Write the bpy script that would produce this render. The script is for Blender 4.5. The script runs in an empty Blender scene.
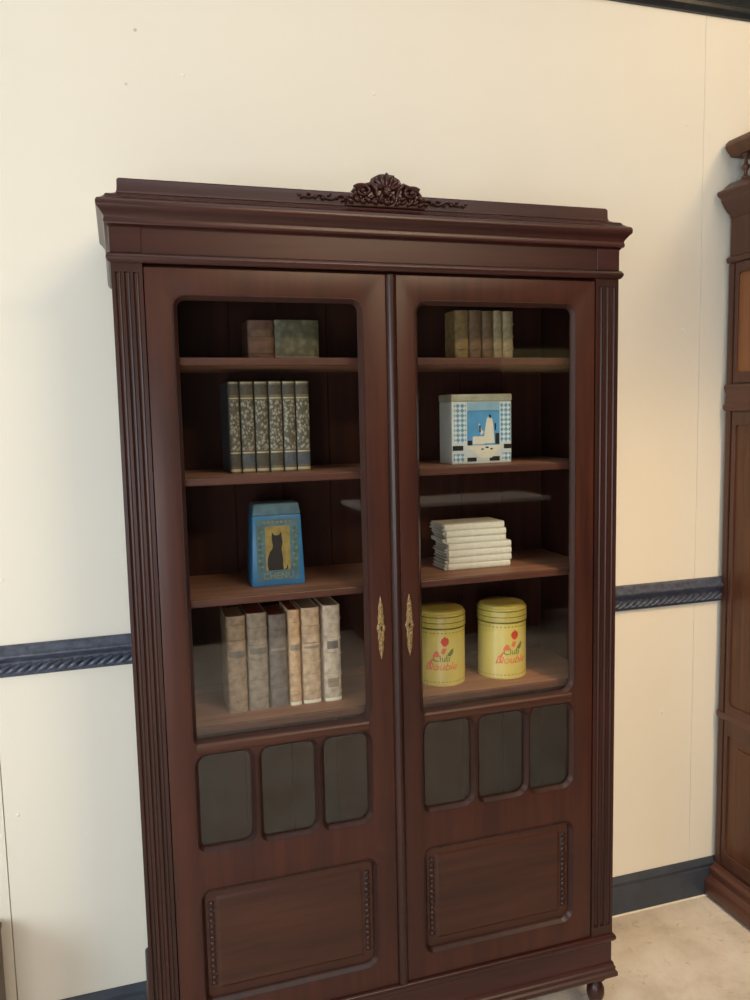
import bpy, bmesh, math, random
from mathutils import Vector, Matrix
PI = math.pi
rnd = random.Random(7)
scene = bpy.context.scene
C = scene.collection

# ------------------------------------------------------------------ camera
F_PX = 806.27
yaw, pitch, roll = map(math.radians, (17.42, 6.0406, 1.2385))
fw = Vector((math.sin(yaw)*math.cos(pitch), math.cos(yaw)*math.cos(pitch), -math.sin(pitch)))
rt = Vector((math.cos(yaw), -math.sin(yaw), 0)); dn = fw.cross(rt)
r2 = math.cos(roll)*rt + math.sin(roll)*dn
d2 = -math.sin(roll)*rt + math.cos(roll)*dn
cd = bpy.data.cameras.new('camera'); cam = bpy.data.objects.new('camera', cd); C.objects.link(cam)
m3 = Matrix((r2, -d2, -fw)).transposed()
cam.matrix_world = Matrix.Translation((-.0005, -1.7116, 1.6)) @ m3.to_4x4()
cd.sensor_fit = 'HORIZONTAL'; cd.sensor_width = 36; cd.lens = 36*F_PX/750; cd.clip_start = .05
scene.camera = cam

# ------------------------------------------------------------------ light and exposure
scene.view_settings.view_transform = 'Standard'
scene.view_settings.look = 'None'
scene.view_settings.gamma = 1
scene.view_settings.use_curve_mapping = False
scene.view_settings.exposure = 0.0
w = bpy.data.worlds.new('world'); scene.world = w; w.use_nodes = True
w.node_tree.nodes['Background'].inputs[0].default_value = (.8, .85, 1, 1)
w.node_tree.nodes['Background'].inputs[1].default_value = .05

def area(name, loc, target, sx, sy, power, col):
    l = bpy.data.lights.new(name, 'AREA'); l.shape = 'RECTANGLE'; l.size = sx; l.size_y = sy
    l.energy = power; l.color = col
    o = bpy.data.objects.new(name, l); C.objects.link(o); o.location = loc
    o.rotation_euler = (Vector(target)-Vector(loc)).to_track_quat('-Z', 'Y').to_euler()
    return o
area('window_daylight', (-2.85, -2.1, 1.5), (0.0, 0.38, .4), 2.0, 1.8, 98, (.76, .90, 1.0))
area('front_fill', (-.55, -3.9, .95), (.4, .3, .4), 1.7, 1.3, 70, (.96, .97, 1.0))  # added frontal fill to even out the walls; no window known here
area('ceiling_light_near', (.5, -1.15, 3.55), (.5, -1.0, 0), 2.6, .4, 12, (.88, .93, 1.0))
area('ceiling_light_warm', (1.75, -3.8, 3.55), (1.7, .3, -.6), 1.5, .5, 118, (1.0, .76, .48))
area('ceiling_light_far', (2.6, -3.2, 3.55), (2.4, -3.5, 0), 1.2, .5, 10, (1.0, .93, .82))
def spot(name, loc, target, power, size, blend, soft, col=(1, .70, .38)):
    s = bpy.data.lights.new(name, 'SPOT'); s.energy = power; s.color = col; s.spot_size = size; s.spot_blend = blend
    s.shadow_soft_size = soft
    o = bpy.data.objects.new(name, s); C.objects.link(o); o.location = loc
    o.rotation_euler = (Vector(target)-Vector(loc)).to_track_quat('-Z', 'Y').to_euler()
spot('corner_spotlight', (2.1, -.5, 2.95), (1.3, .38, 1.9), 12, 2.6, .6, .10)
spot('lower_wall_fill', (1.55, -1.75, 3.5), (1.58, .38, .55), 260, math.radians(34), 1.0, .12)  # added warm fill to lift the lower right wall; no known lamp

# ------------------------------------------------------------------ materials
def new_mat(name):
    m = bpy.data.materials.new(name); m.use_nodes = True
    nt = m.node_tree; b = nt.nodes['Principled BSDF']
    return m, nt, b
def ramp(nt, stops, interp='LINEAR'):
    r = nt.nodes.new('ShaderNodeValToRGB'); r.color_ramp.interpolation = interp
    e = r.color_ramp.elements
    while len(e) < len(stops): e.new(.5)
    for k, (p, c) in enumerate(stops): e[k].position = p; e[k].color = (*c, 1)
    return r
def coords(nt, scale=(1, 1, 1), kind='Object'):
    t = nt.nodes.new('ShaderNodeTexCoord'); mp = nt.nodes.new('ShaderNodeMapping')
    mp.inputs['Scale'].default_value = scale
    nt.links.new(t.outputs[kind], mp.inputs['Vector']); return mp
def noise(nt, mp, scale, detail=4, rough=.5, dist=0):
    n = nt.nodes.new('ShaderNodeTexNoise'); n.inputs['Scale'].default_value = scale
    n.inputs['Detail'].default_value = detail; n.inputs['Roughness'].default_value = rough
    n.inputs['Distortion'].default_value = dist
    nt.links.new(mp.outputs[0], n.inputs['Vector']); return n
def bump(nt, b, src, strength, dist=.002):
    bp = nt.nodes.new('ShaderNodeBump'); bp.inputs['Strength'].default_value = strength
    bp.inputs['Distance'].default_value = dist
    nt.links.new(src, bp.inputs['Height']); nt.links.new(bp.outputs[0], b.inputs['Normal'])
def wood(name, dark, light, rough=.38, axis='z', grain=1.0, coat=.0):
    m, nt, b = new_mat(name)
    s = {'z': (38, 38, 2.2), 'x': (2.2, 38, 38), 'y': (38, 2.2, 38)}[axis]
    mp = coords(nt, s); n = noise(nt, mp, 1.0*grain, 6, .6, .4)
    mp2 = coords(nt, (1.5, 1.5, 1.5)); n2 = noise(nt, mp2, 2.0, 3, .5)
    mx = nt.nodes.new('ShaderNodeMath'); mx.operation = 'MULTIPLY_ADD'
    nt.links.new(n.outputs[0], mx.inputs[0]); mx.inputs[1].default_value = .75
    md = nt.nodes.new('ShaderNodeMath'); md.operation = 'MULTIPLY'; md.inputs[1].default_value = .3
    nt.links.new(n2.outputs[0], md.inputs[0]); nt.links.new(md.outputs[0], mx.inputs[2])
    r = ramp(nt, [(.35, dark), (.68, light)])
    nt.links.new(mx.outputs[0], r.inputs[0]); nt.links.new(r.outputs[0], b.inputs['Base Color'])
    b.inputs['Roughness'].default_value = rough
    if coat: b.inputs['Coat Weight'].default_value = coat; b.inputs['Coat Roughness'].default_value = .25
    b.inputs['Specular IOR Level'].default_value = .42
    bump(nt, b, n.outputs[0], .12, .001)
    return m
def plain(name, col, rough=.5, metal=0, var=.12, scale=30, bmp=.1):
    m, nt, b = new_mat(name)
    n = noise(nt, coords(nt), scale, 4)
    r = ramp(nt, [(.3, tuple(c*(1-var) for c in col)), (.7, tuple(min(1, c*(1+var)) for c in col))])
    nt.links.new(n.outputs[0], r.inputs[0]); nt.links.new(r.outputs[0], b.inputs['Base Color'])
    b.inputs['Roughness'].default_value = rough; b.inputs['Metallic'].default_value = metal
    if bmp: bump(nt, b, n.outputs[0], bmp, .001)
    return m
def glass_mat(name, extra=(.55, .6, .55)):
    m = bpy.data.materials.new(name); m.use_nodes = True; nt = m.node_tree; nt.nodes.clear()
    out = nt.nodes.new('ShaderNodeOutputMaterial')
    tr = nt.nodes.new('ShaderNodeBsdfTransparent'); tr.inputs[0].default_value = (.97, .98, .97, 1)
    gl = nt.nodes.new('ShaderNodeBsdfGlossy'); gl.inputs['Roughness'].default_value = .03
    geo = nt.nodes.new('ShaderNodeNewGeometry')
    dot = nt.nodes.new('ShaderNodeVectorMath'); dot.operation = 'DOT_PRODUCT'
    nt.links.new(geo.outputs['Incoming'], dot.inputs[0]); nt.links.new(geo.outputs['Normal'], dot.inputs[1])
    def M(op, a, b=None):
        n = nt.nodes.new('ShaderNodeMath'); n.operation = op
        for k, v in enumerate((a, b)):
            if v is None: continue
            if isinstance(v, (int, float)): n.inputs[k].default_value = v
            else: nt.links.new(v, n.inputs[k])
        return n.outputs[0]
    c = M('ABSOLUTE', dot.outputs['Value']); k = M('POWER', M('SUBTRACT', 1, c), 5)
    fac = M('ADD', M('MULTIPLY', k, .95), .05)
    mix = nt.nodes.new('ShaderNodeMixShader')
    nt.links.new(fac, mix.inputs[0]); nt.links.new(tr.outputs[0], mix.inputs[1]); nt.links.new(gl.outputs[0], mix.inputs[2])
    nt.links.new(mix.outputs[0], out.inputs[0])
    return m

M = {}
M['wood'] = wood('mahogany', (.018, .0056, .0044), (.042, .0125, .0085), .33, 'z')
M['wood_x'] = wood('mahogany_horizontal', (.024, .0066, .0056), (.052, .0145, .0115), .32, 'x')
M['wood_red'] = wood('mahogany_red', (.026, .0066, .0040), (.062, .0152, .0076), .37, 'z')
M['wood_red_x'] = wood('mahogany_red_horizontal', (.028, .0085, .0050), (.062, .019, .0095), .36, 'x')
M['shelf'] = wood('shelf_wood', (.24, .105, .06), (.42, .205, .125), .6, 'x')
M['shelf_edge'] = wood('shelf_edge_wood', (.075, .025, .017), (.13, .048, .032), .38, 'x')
M['inner'] = wood('inner_back_wood', (.024, .0058, .0032), (.050, .0130, .0062), .7, 'z')
M['inner'].node_tree.nodes['Principled BSDF'].inputs['Specular IOR Level'].default_value = .15
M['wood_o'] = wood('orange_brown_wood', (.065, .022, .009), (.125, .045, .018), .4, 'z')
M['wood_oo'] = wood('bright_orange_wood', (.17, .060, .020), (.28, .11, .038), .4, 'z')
M['wood_d'] = wood('brown_wood', (.060, .022, .014), (.11, .042, .026), .35, 'y')
M['wood_dz'] = wood('brown_wood_upright', (.055, .020, .012), (.10, .038, .022), .35, 'z')
M['brass'] = plain('aged_brass', (.36, .25, .12), .42, .75, .55, 260)
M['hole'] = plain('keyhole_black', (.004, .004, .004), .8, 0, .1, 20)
M['glass'] = glass_mat('door_glass')

# wall paint
m, nt, b = new_mat('cream_wall_paint'); M['wall'] = m
n = noise(nt, coords(nt), 1.3, 3); r = ramp(nt, [(.3, (.79, .75, .65)), (.7, (.815, .775, .675))])
nt.links.new(n.outputs[0], r.inputs[0]); nt.links.new(r.outputs[0], b.inputs['Base Color'])
b.inputs['Roughness'].default_value = .55
nb = noise(nt, coords(nt), 90, 3); bump(nt, b, nb.outputs[0], .05, .001)
M['screw'] = plain('painted_screw', (.86, .82, .72), .4, 0, .05, 40, 0)
M['smudge'] = plain('wall_scuff', (.60, .54, .42), .7, 0, .2, 200, 0)
M['seam'] = plain('wall_joint', (.68, .63, .53), .8, 0, .1, 20, 0)
# black-blue glossy trim
M['trim'] = plain('slate_blue_trim_paint', (.060, .072, .108), .36, 0, .45, 70, .4)
M['trim_base'] = plain('slate_blue_baseboard_paint', (.036, .046, .066), .40, 0, .15, 20, .1)
M['crown'] = plain('black_crown_paint', (.020, .024, .028), .35, 0, .3, 60, .3)
# floor
m, nt, b = new_mat('speckled_beige_floor'); M['floor'] = m
mp = coords(nt); n1 = noise(nt, mp, 5, 8, .65, .3); n2 = noise(nt, mp, 70, 3, .6); v = noise(nt, mp, 24, 6, .7, 1.2)
r1 = ramp(nt, [(.30, (.48, .42, .34)), (.5, (.64, .58, .51)), (.70, (.74, .70, .64))])
nt.links.new(n1.outputs[0], r1.inputs[0])
r2_ = ramp(nt, [(.30, (.42, .36, .30)), (.42, (1, 1, 1))]); nt.links.new(v.outputs[0], r2_.inputs[0])
mx = nt.nodes.new('ShaderNodeMix'); mx.data_type = 'RGBA'; mx.blend_type = 'MULTIPLY'; mx.inputs[0].default_value = .55
nt.links.new(r1.outputs[0], mx.inputs[6]); nt.links.new(r2_.outputs[0], mx.inputs[7])
nt.links.new(mx.outputs[2], b.inputs['Base Color']); b.inputs['Roughness'].default_value = .55
M['ceil'] = plain('white_ceiling', (.75, .73, .68), .8, 0, .03, 10, 0)
M['darkwall'] = wood('dark_panelled_wall', (.008, .005, .004), (.018, .011, .008), .7, 'z')
M['white'] = plain('pale_top', (.85, .84, .85), .35, 0, .03, 10, 0)
M['olive'] = plain('olive_board', (.62, .56, .28), .6, 0, .08, 10, 0)
# book cloths
M['page'] = plain('old_paper', (.55, .47, .33), .8, 0, .15, 200)
M['cream'] = plain('cream_paper', (.80, .76, .64), .75, 0, .06, 120, .1)
M['cream_edge'] = plain('cream_page_edges', (.66, .63, .55), .8, 0, .25, 260, .4)
def spine_mat(name, dark, gold, sx, sz, lo=.45, hi=.55):
    m, nt, b = new_mat(name)
    mp = coords(nt, (sx, sx, sz)); oi = nt.nodes.new('ShaderNodeObjectInfo'); cmb = nt.nodes.new('ShaderNodeVectorMath'); cmb.operation = 'SCALE'; cmb.inputs[0].default_value = (40, 40, 40); nt.links.new(oi.outputs['Random'], cmb.inputs['Scale']); nt.links.new(cmb.outputs[0], mp.inputs['Location']); vn = nt.nodes.new('ShaderNodeTexVoronoi'); vn.inputs['Scale'].default_value = 1
    nt.links.new(mp.outputs[0], vn.inputs['Vector'])
    n = noise(nt, mp, 1.7, 3)
    ad = nt.nodes.new('ShaderNodeMath'); ad.operation = 'MULTIPLY_ADD'; ad.inputs[1].default_value = .5
    nt.links.new(vn.outputs['Distance'], ad.inputs[0])
    hf = nt.nodes.new('ShaderNodeMath'); hf.operation = 'MULTIPLY'; hf.inputs[1].default_value = .5
    nt.links.new(n.outputs[0], hf.inputs[0]); nt.links.new(hf.outputs[0], ad.inputs[2])
    r = ramp(nt, [(lo, gold), (hi, dark)]); nt.links.new(ad.outputs[0], r.inputs[0])
    nt.links.new(r.outputs[0], b.inputs['Base Color']); b.inputs['Roughness'].default_value = .5
    return m
M['gilt'] = spine_mat('gilt_ornament_spine', (.085, .072, .050), (.36, .325, .24), 150, 120, .36, .54)
M['gilt_dark'] = plain('dark_olive_cloth', (.07, .058, .040), .6, 0, .3, 120)
M['gilt_blue'] = plain('slate_label', (.075, .085, .10), .6, 0, .3, 120)
M['gilt_line'] = plain('dull_gold_line', (.55, .45, .27), .45, .2, .2, 100)
M['marble'] = spine_mat('marbled_board', (.045, .055, .07), (.16, .18, .20), 160, 160, .38, .6)
def leather(name, col, rough=.6): return plain(name, col, rough, 0, .35, 55, .4)
M['v1'] = leather('vellum_brown_grey', (.30, .215, .145)); M['v2'] = leather('vellum_grey_brown', (.27, .21, .16))
M['v3'] = leather('dark_grey_leather', (.15, .12, .105)); M['v4'] = leather('honey_vellum', (.56, .36, .21))
M['v5'] = leather('tan_vellum', (.50, .35, .23)); M['v6'] = leather('pale_vellum', (.52, .42, .33))
M['red_edge'] = plain('red_page_edges', (.30, .05, .03), .7, 0, .2, 200)
M['b1'] = leather('gold_brown_leather', (.30, .20, .08)); M['b2'] = leather('brown_leather', (.20, .12, .06)); M['b3'] = leather('tan_leather', (.36, .28, .15))
M['greenbook'] = spine_mat('mottled_green_cover', (.085, .078, .038), (.17, .15, .085), 60, 60, .3, .6)
M['brownbook'] = leather('red_brown_cover', (.16, .075, .045))
# tins
M['yellow'] = plain('yellow_enamel', (.62, .50, .13), .35, 0, .06, 15, 0)
M['yellow_lid'] = plain('yellow_lid_shaded', (.52, .42, .10), .35, 0, .1, 15, 0)  # darker copy of the body yellow; shelf shade on the lid put into colour
M['olive_line'] = plain('olive_printed_line', (.12, .10, .02), .5, 0, .1, 15, 0)
M['red'] = plain('red_print', (.62, .05, .02), .5, 0, .1, 60, 0)
M['salmon'] = plain('salmon_print', (.72, .16, .07), .5, 0, .15, 60, 0)
M['green'] = plain('green_print', (.13, .17, .04), .5, 0, .1, 60, 0)
M['palew'] = plain('pale_print', (.75, .68, .36), .5, 0, .1, 60, 0)
M['blue'] = plain('blue_enamel', (.040, .19, .40), .35, 0, .15, 25, 0)
M['blue_lid'] = plain('dull_blue_lid', (.075, .15, .19), .5, 0, .25, 40, 0)  # darker, greyer blue than the tin body
M['blue_d'] = plain('dark_blue_print', (.02, .07, .16), .5, 0, .2, 60, 0)
M['ochre'] = plain('ochre_print', (.30, .21, .055), .5, 0, .25, 60, 0)
M['leafg'] = plain('green_ornament', (.06, .13, .08), .5, 0, .3, 60, 0)
M['catblack'] = plain('cat_dark_brown', (.014, .009, .006), .5, 0, .3, 60, 0)
M['letter'] = plain('grey_gold_lettering', (.24, .24, .16), .5, 0, .1, 60, 0)
M['tinwhite'] = plain('white_enamel', (.72, .77, .74), .35, 0, .05, 25, 0)
M['tinlid'] = plain('worn_cream_lid', (.42, .41, .30), .4, 0, .2, 25, 0)
M['sky'] = plain('blue_print', (.10, .34, .60), .45, 0, .12, 30, 0)
M['skypale'] = plain('pale_blue_print', (.30, .50, .62), .45, 0, .12, 30, 0)
M['creamp'] = plain('cream_print', (.80, .74, .58), .45, 0, .06, 60, 0)
M['ink'] = plain('black_print', (.012, .014, .018), .5, 0, .1, 60, 0)
M['checker'] = None
m, nt, b = new_mat('blue_white_lattice_print'); M['checker'] = m
mp = coords(nt, (1, 1, 1)); mp.inputs['Rotation'].default_value = (0, PI/4, 0)
ck = nt.nodes.new('ShaderNodeTexChecker'); ck.inputs['Scale'].default_value = 118
ck.inputs[1].default_value = (.74, .80, .80, 1); ck.inputs[2].default_value = (.16, .36, .50, 1)
nt.links.new(mp.outputs[0], ck.inputs[0]); nt.links.new(ck.outputs[0], b.inputs['Base Color']); b.inputs['Roughness'].default_value = .4

# ------------------------------------------------------------------ mesh helpers
OFF = {}
def obj(name, bm, mat, parent=None, smooth=False, extra=()):
    """link a bmesh (in root-space metres) as one mesh object"""
    bmesh.ops.recalc_face_normals(bm, faces=bm.faces)
    off = OFF.get(parent, Vector((0, 0, 0)))
    if off.length: bmesh.ops.translate(bm, verts=bm.verts, vec=-off)
    me = bpy.data.meshes.new(name); bm.to_mesh(me); bm.free()
    me.materials.append(mat)
    for e in extra: me.materials.append(e)
    if smooth:
        for p in me.polygons: p.use_smooth = True
        try: me.set_sharp_from_angle(angle=math.radians(40))
        except Exception: pass
    o = bpy.data.objects.new(name, me); C.objects.link(o)
    if parent: o.parent = parent; OFF[o] = off
    return o
def thing(name, label, cat, loc=(0, 0, 0), rz=0, group=None, local=False):
    o = bpy.data.objects.new(name, None); C.objects.link(o); o.location = loc; o.rotation_euler = (0, 0, rz)
    o.empty_display_size = .05
    o['label'] = label; o['category'] = cat
    if group: o['group'] = group
    OFF[o] = Vector((0, 0, 0)) if local else Vector(loc)
    return o
def struct(name, bm, mat, smooth=False):
    o = obj(name, bm, mat, None, smooth); o['kind'] = 'structure'; return o
def dup(root, loc, rz, label, group=None):
    r = root.copy(); C.objects.link(r); r.location = loc; r.rotation_euler = (0, 0, rz); r['label'] = label
    if group: r['group'] = group
    def rec(a, b):
        for ch in list(a.children):
            c = ch.copy(); C.objects.link(c); c.parent = b; rec(ch, c)
    rec(root, r)
    return r
def nb(): return bmesh.new()
def box(bm, x0, x1, y0, y1, z0, z1, bev=0, seg=2, mi=0):
    g = bmesh.ops.create_cube(bm, size=1)
    vs = g['verts']
    for v in vs: v.co = Vector(((x0+x1)/2+v.co.x*(x1-x0), (y0+y1)/2+v.co.y*(y1-y0), (z0+z1)/2+v.co.z*(z1-z0)))
    fs = {f for v in vs for f in v.link_faces}
    for f in fs: f.material_index = mi
    if bev:
        es = list({e for v in vs for e in v.link_edges})
        r = bmesh.ops.bevel(bm, geom=es, offset=bev, segments=seg, profile=.5, affect='EDGES')
        for f in r['faces']: f.material_index = mi
    return bm
def sweep(bm, prof, path, closed_ends=True):
    """prof: (out, z) points; path: (x,y) polyline, outward is to the right of travel"""
    P = [Vector(p) for p in path]; rings = []
    for i, p in enumerate(P):
        ns = []
        if i > 0: d = (p-P[i-1]).normalized(); ns.append(Vector((d.y, -d.x)))
        if i < len(P)-1: d = (P[i+1]-p).normalized(); ns.append(Vector((d.y, -d.x)))
        if len(ns) == 2: mt = (ns[0]+ns[1]); mt = mt/(mt.dot(ns[0]))
        else: mt = ns[0]
        rings.append([bm.verts.new((p.x+mt.x*o, p.y+mt.y*o, z)) for o, z in prof])
    for a, b_ in zip(rings, rings[1:]):
        for k in range(len(prof)-1): bm.faces.new((a[k], a[k+1], b_[k+1], b_[k]))
        bm.faces.new((a[-1], a[0], b_[0], b_[-1]))
    if closed_ends: bm.faces.new(rings[0]); bm.faces.new(rings[-1][::-1])
    return bm
def prism(bm, pts, y0, y1, mi=0):
    """polygon in XZ extruded along Y"""
    a = [bm.verts.new((x, y0, z)) for x, z in pts]; b_ = [bm.verts.new((x, y1, z)) for x, z in pts]
    fs = [bm.faces.new(a), bm.faces.new(b_[::-1])]
    n = len(pts)
    for i in range(n): fs.append(bm.faces.new((a[i], b_[i], b_[(i+1) % n], a[(i+1) % n])))
    for f in fs: f.material_index = mi
    return bm
def rrect(x0, x1, z0, z1, r, seg=6):
    if not isinstance(r, (tuple, list)): r = (r,)*4      # BL BR TR TL
    out = []
    for (cx, cz, rr, a0) in ((x0, z0, r[0], PI), (x1, z0, r[1], 1.5*PI), (x1, z1, r[2], 0), (x0, z1, r[3], .5*PI)):
        sx = 1 if cx == x0 else -1; sz = 1 if cz == z0 else -1
        for k in range(seg+1):
            a = a0+k/seg*PI/2
            out.append((cx+sx*rr+rr*math.cos(a), cz+sz*rr+rr*math.sin(a)))
    return out
def plate(outer, holes, y0, y1, bev):
    """flat board in XZ with holes and rounded edges, returns bmesh"""
    cu = bpy.data.curves.new('tmp', 'CURVE'); cu.dimensions = '2D'; cu.fill_mode = 'BOTH'
    for pts in [outer]+holes:
        s = cu.splines.new('POLY'); s.points.add(len(pts)-1); s.use_cyclic_u = True
        for k, (x, z) in enumerate(pts): s.points[k].co = (x, z, 0, 1)
    cu.extrude = (y1-y0)/2-bev; cu.bevel_depth = bev; cu.bevel_resolution = 3; cu.offset = -bev
    o = bpy.data.objects.new('tmp', cu); C.objects.link(o)
    dg = bpy.context.evaluated_depsgraph_get(); dg.update()
    me = bpy.data.meshes.new_from_object(o.evaluated_get(dg))
    bm = nb(); bm.from_mesh(me)
    bpy.data.objects.remove(o); bpy.data.curves.remove(cu); bpy.data.meshes.remove(me)
    for v in bm.verts: v.co = Vector((v.co.x, (y0+y1)/2-v.co.z, v.co.y))
    bmesh.ops.remove_doubles(bm, verts=bm.verts, dist=1e-5)
    return bm
def lathe(bm, prof, c=(0, 0, 0), seg=32, mi=0):
    rings = []
    for r, z in prof:
        if r < 1e-6: rings.append([bm.verts.new((c[0], c[1], c[2]+z))])
        else: rings.append([bm.verts.new((c[0]+r*math.cos(2*PI*k/seg), c[1]+r*math.sin(2*PI*k/seg), c[2]+z)) for k in range(seg)])
    for a, b_ in zip(rings, rings[1:]):
        for k in range(seg):
            k2 = (k+1) % seg
            if len(a) == 1 and len(b_) == 1: continue
            if len(a) == 1: f = bm.faces.new((a[0], b_[k2], b_[k]))
            elif len(b_) == 1: f = bm.faces.new((a[k], a[k2], b_[0]))
            else: f = bm.faces.new((a[k], a[k2], b_[k2], b_[k]))
            f.material_index = mi
    return bm
def tube(bm, pts, rad, seg=8, flat=1.0):
    P = [Vector(p) for p in pts]; rings = []
    for i, p in enumerate(P):
        d = (P[min(i+1, len(P)-1)]-P[max(i-1, 0)]).normalized()
        u = d.cross(Vector((0, 1, 0)));
        if u.length < 1e-4: u = Vector((1, 0, 0))
        u.normalize(); v = d.cross(u)
        r = rad[i] if isinstance(rad, (list, tuple)) else rad
        rings.append([bm.verts.new(p+u*r*math.cos(2*PI*k/seg)+v*r*flat*math.sin(2*PI*k/seg)) for k in range(seg)])
    for a, b_ in zip(rings, rings[1:]):
        for k in range(seg): bm.faces.new((a[k], a[(k+1) % seg], b_[(k+1) % seg], b_[k]))
    bm.faces.new(rings[0][::-1]); bm.faces.new(rings[-1])
    return bm
def blob(bm, c, r, rot=0, seg=12):
    g = bmesh.ops.create_uvsphere(bm, u_segments=seg, v_segments=8, radius=1)
    for v in g['verts']:
        x, y, z = v.co.x*r[0], v.co.y*r[1], v.co.z*r[2]
        v.co = Vector((c[0]+x*math.cos(rot)-z*math.sin(rot), c[1]+y, c[2]+x*math.sin(rot)+z*math.cos(rot)))
    return bm
def text_bm(s, size, depth=.0004, shear=0):
    cu = bpy.data.curves.new('tmp', 'FONT'); cu.body = s; cu.size = size; cu.extrude = depth/2; cu.align_x = 'CENTER'; cu.shear = shear
    cu.resolution_u = 3
    o = bpy.data.objects.new('tmp', cu); C.objects.link(o)
    dg = bpy.context.evaluated_depsgraph_get(); dg.update()
    me = bpy.data.meshes.new_from_object(o.evaluated_get(dg)); bm = nb(); bm.from_mesh(me)
    bpy.data.objects.remove(o); bpy.data.curves.remove(cu); bpy.data.meshes.remove(me)
    return bm     # in XY plane, depth along Z

# ------------------------------------------------------------------ room
YW = .38
XL, XR, YF, ZC, XF = -3.0, 2.3, -3.95, 3.6, 4.4
b_ = nb(); box(b_, XL-.1, XF+.1, YF-.1, YW+.1, -.1, 0); struct('floor', b_, M['floor'])
b_ = nb(); box(b_, XL-.1, XF+.1, YF-.1, YW+.1, ZC, ZC+.1); struct('ceiling', b_, M['ceil'])
# back wall: sheets with open joints between them
b_ = nb(); g = .0010
xs = [XL, -1.54, -.3218, 1.7098, XR]
for a, c in zip(xs, xs[1:]):
    box(b_, a+(g if a < 1 else .0005), c-(g if c < 1 else .0005), YW, YW+.012, 0, ZC, .0008, 1)
wall_back = struct('wall_back', b_, M['wall'])
b_ = nb(); box(b_, XL, XR, YW+.012, YW+.1, 0, ZC); wc = obj('wall_core', b_, M['seam'], wall_back); 
for x, z in [(.1914, 2.4286), (.677, 2.43), (1.6458, 2.4328), (1.6485, 1.8357), (1.5956, .6415), (-.29, .6316), (-.2882, 1.2241)]:
    b_ = nb(); lathe(b_, [(.0052, 0), (.0052, .0008), (.003, .0022), (0, .0025)], seg=14)
    bmesh.ops.rotate(b_, verts=b_.verts, cent=(0, 0, 0), matrix=Matrix.Rotation(PI/2, 3, 'X'))
    bmesh.ops.translate(b_, verts=b_.verts, vec=(x, YW, z)); obj('wall_screw', b_, M['screw'], wall_back, True)
for x, z, q in [(.0844, 2.5197, .004), (.0575, 2.3949, .0035)]:
    b_ = nb(); lathe(b_, [(q, 0), (q, .0004), (0, .0005)], seg=10)
    bmesh.ops.rotate(b_, verts=b_.verts, cent=(0, 0, 0), matrix=Matrix.Rotation(PI/2, 3, 'X'))
    bmesh.ops.translate(b_, verts=b_.verts, vec=(x, YW, z)); obj('wall_scuff', b_, M['smudge'], wall_back)
b_ = nb(); box(b_, XL-.1, XL, YF, YW+.1, 0, ZC); struct('wall_left', b_, M['wall'])
b_ = nb(); box(b_, XR, XF, -1.05, YW+.1, 0, ZC); box(b_, XF, XF+.1, YF, YW+.1, 0, ZC); struct('wall_right', b_, M['darkwall'])
b_ = nb(); box(b_, XL, XF, YF-.1, YF, 0, ZC); struct('wall_front', b_, M['darkwall'])
# baseboard
b_ = nb(); sweep(b_, [(0, .002), (.016, .002), (.016, .090), (.0105, .094), (.0105, .097), (.0145, .101), (.0150, .107), (.011, .112), (.007, .118), (.004, .1205), (0, .1215)], [(XL, YW), (XR, YW)])
struct('baseboard_back', b_, M['trim_base'], True)
b_ = nb(); box(b_, 1.1, XR, YW-.0215, YW-.0155, 0, .0032, .001, 1); struct('trim_3', b_, M['screw'])
# chair rail: smooth upper moulding over a carved rope band
zb, zt = .986, 1.0635
b_ = nb(); sweep(b_, [(0, zb+.036), (.012, zb+.036), (.014, zb+.040), (.022, zb+.046), (.028, zb+.052), (.028, zb+.056), (.021, zb+.060), (.017, zb+.066), (.015, zb+.072), (.009, zb+.0765), (0, zb+.0775)], [(XL, YW), (XR, YW)])
sweep(b_, [(0, zb), (.008, zb), (.010, zb+.004), (.010, zb+.0365), (0, zb+.0365)], [(XL, YW), (XR, YW)])
rail = struct('trim_1', b_, M['trim'], True)
b_ = nb(); x = -1.0
while x < 2.28:
    L = .036
    tube(b_, [(x, YW-.012, zb+.009), (x+.010, YW-.016, zb+.014), (x+.022, YW-.017, zb+.022), (x+.036, YW-.013, zb+.030)], [.003, .0062, .0062, .003], 8)
    x += .0235
obj('rope_carving', b_, M['trim'], rail, True)
# crown moulding
cz = 2.7476
b_ = nb(); sweep(b_, [(0, cz), (.010, cz), (.014, cz+.008), (.024, cz+.013), (.026, cz+.022), (.020, cz+.028), (.022, cz+.034), (.060, cz+.10), (.085, cz+.15), (.10, cz+.165), (.10, cz+.19), (0, cz+.19)], [(XL, YW), (XR, YW)])
crown = struct('trim_2', b_, M['crown'], True)
b_ = nb(); x = .8
while x < 2.3:
    for k in range(5):
        a = -.9+k*.45
        tube(b_, [(x, YW-.026, cz+.040), (x+.014*math.sin(a), YW-.040, cz+.040+.020*math.cos(a)), (x+.030*math.sin(a), YW-.062, cz+.045+.040*math.cos(a))], [.003, .005, .002], 6)
    x += .062
obj('leaf_carving', b_, M['crown'], crown, True)

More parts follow.
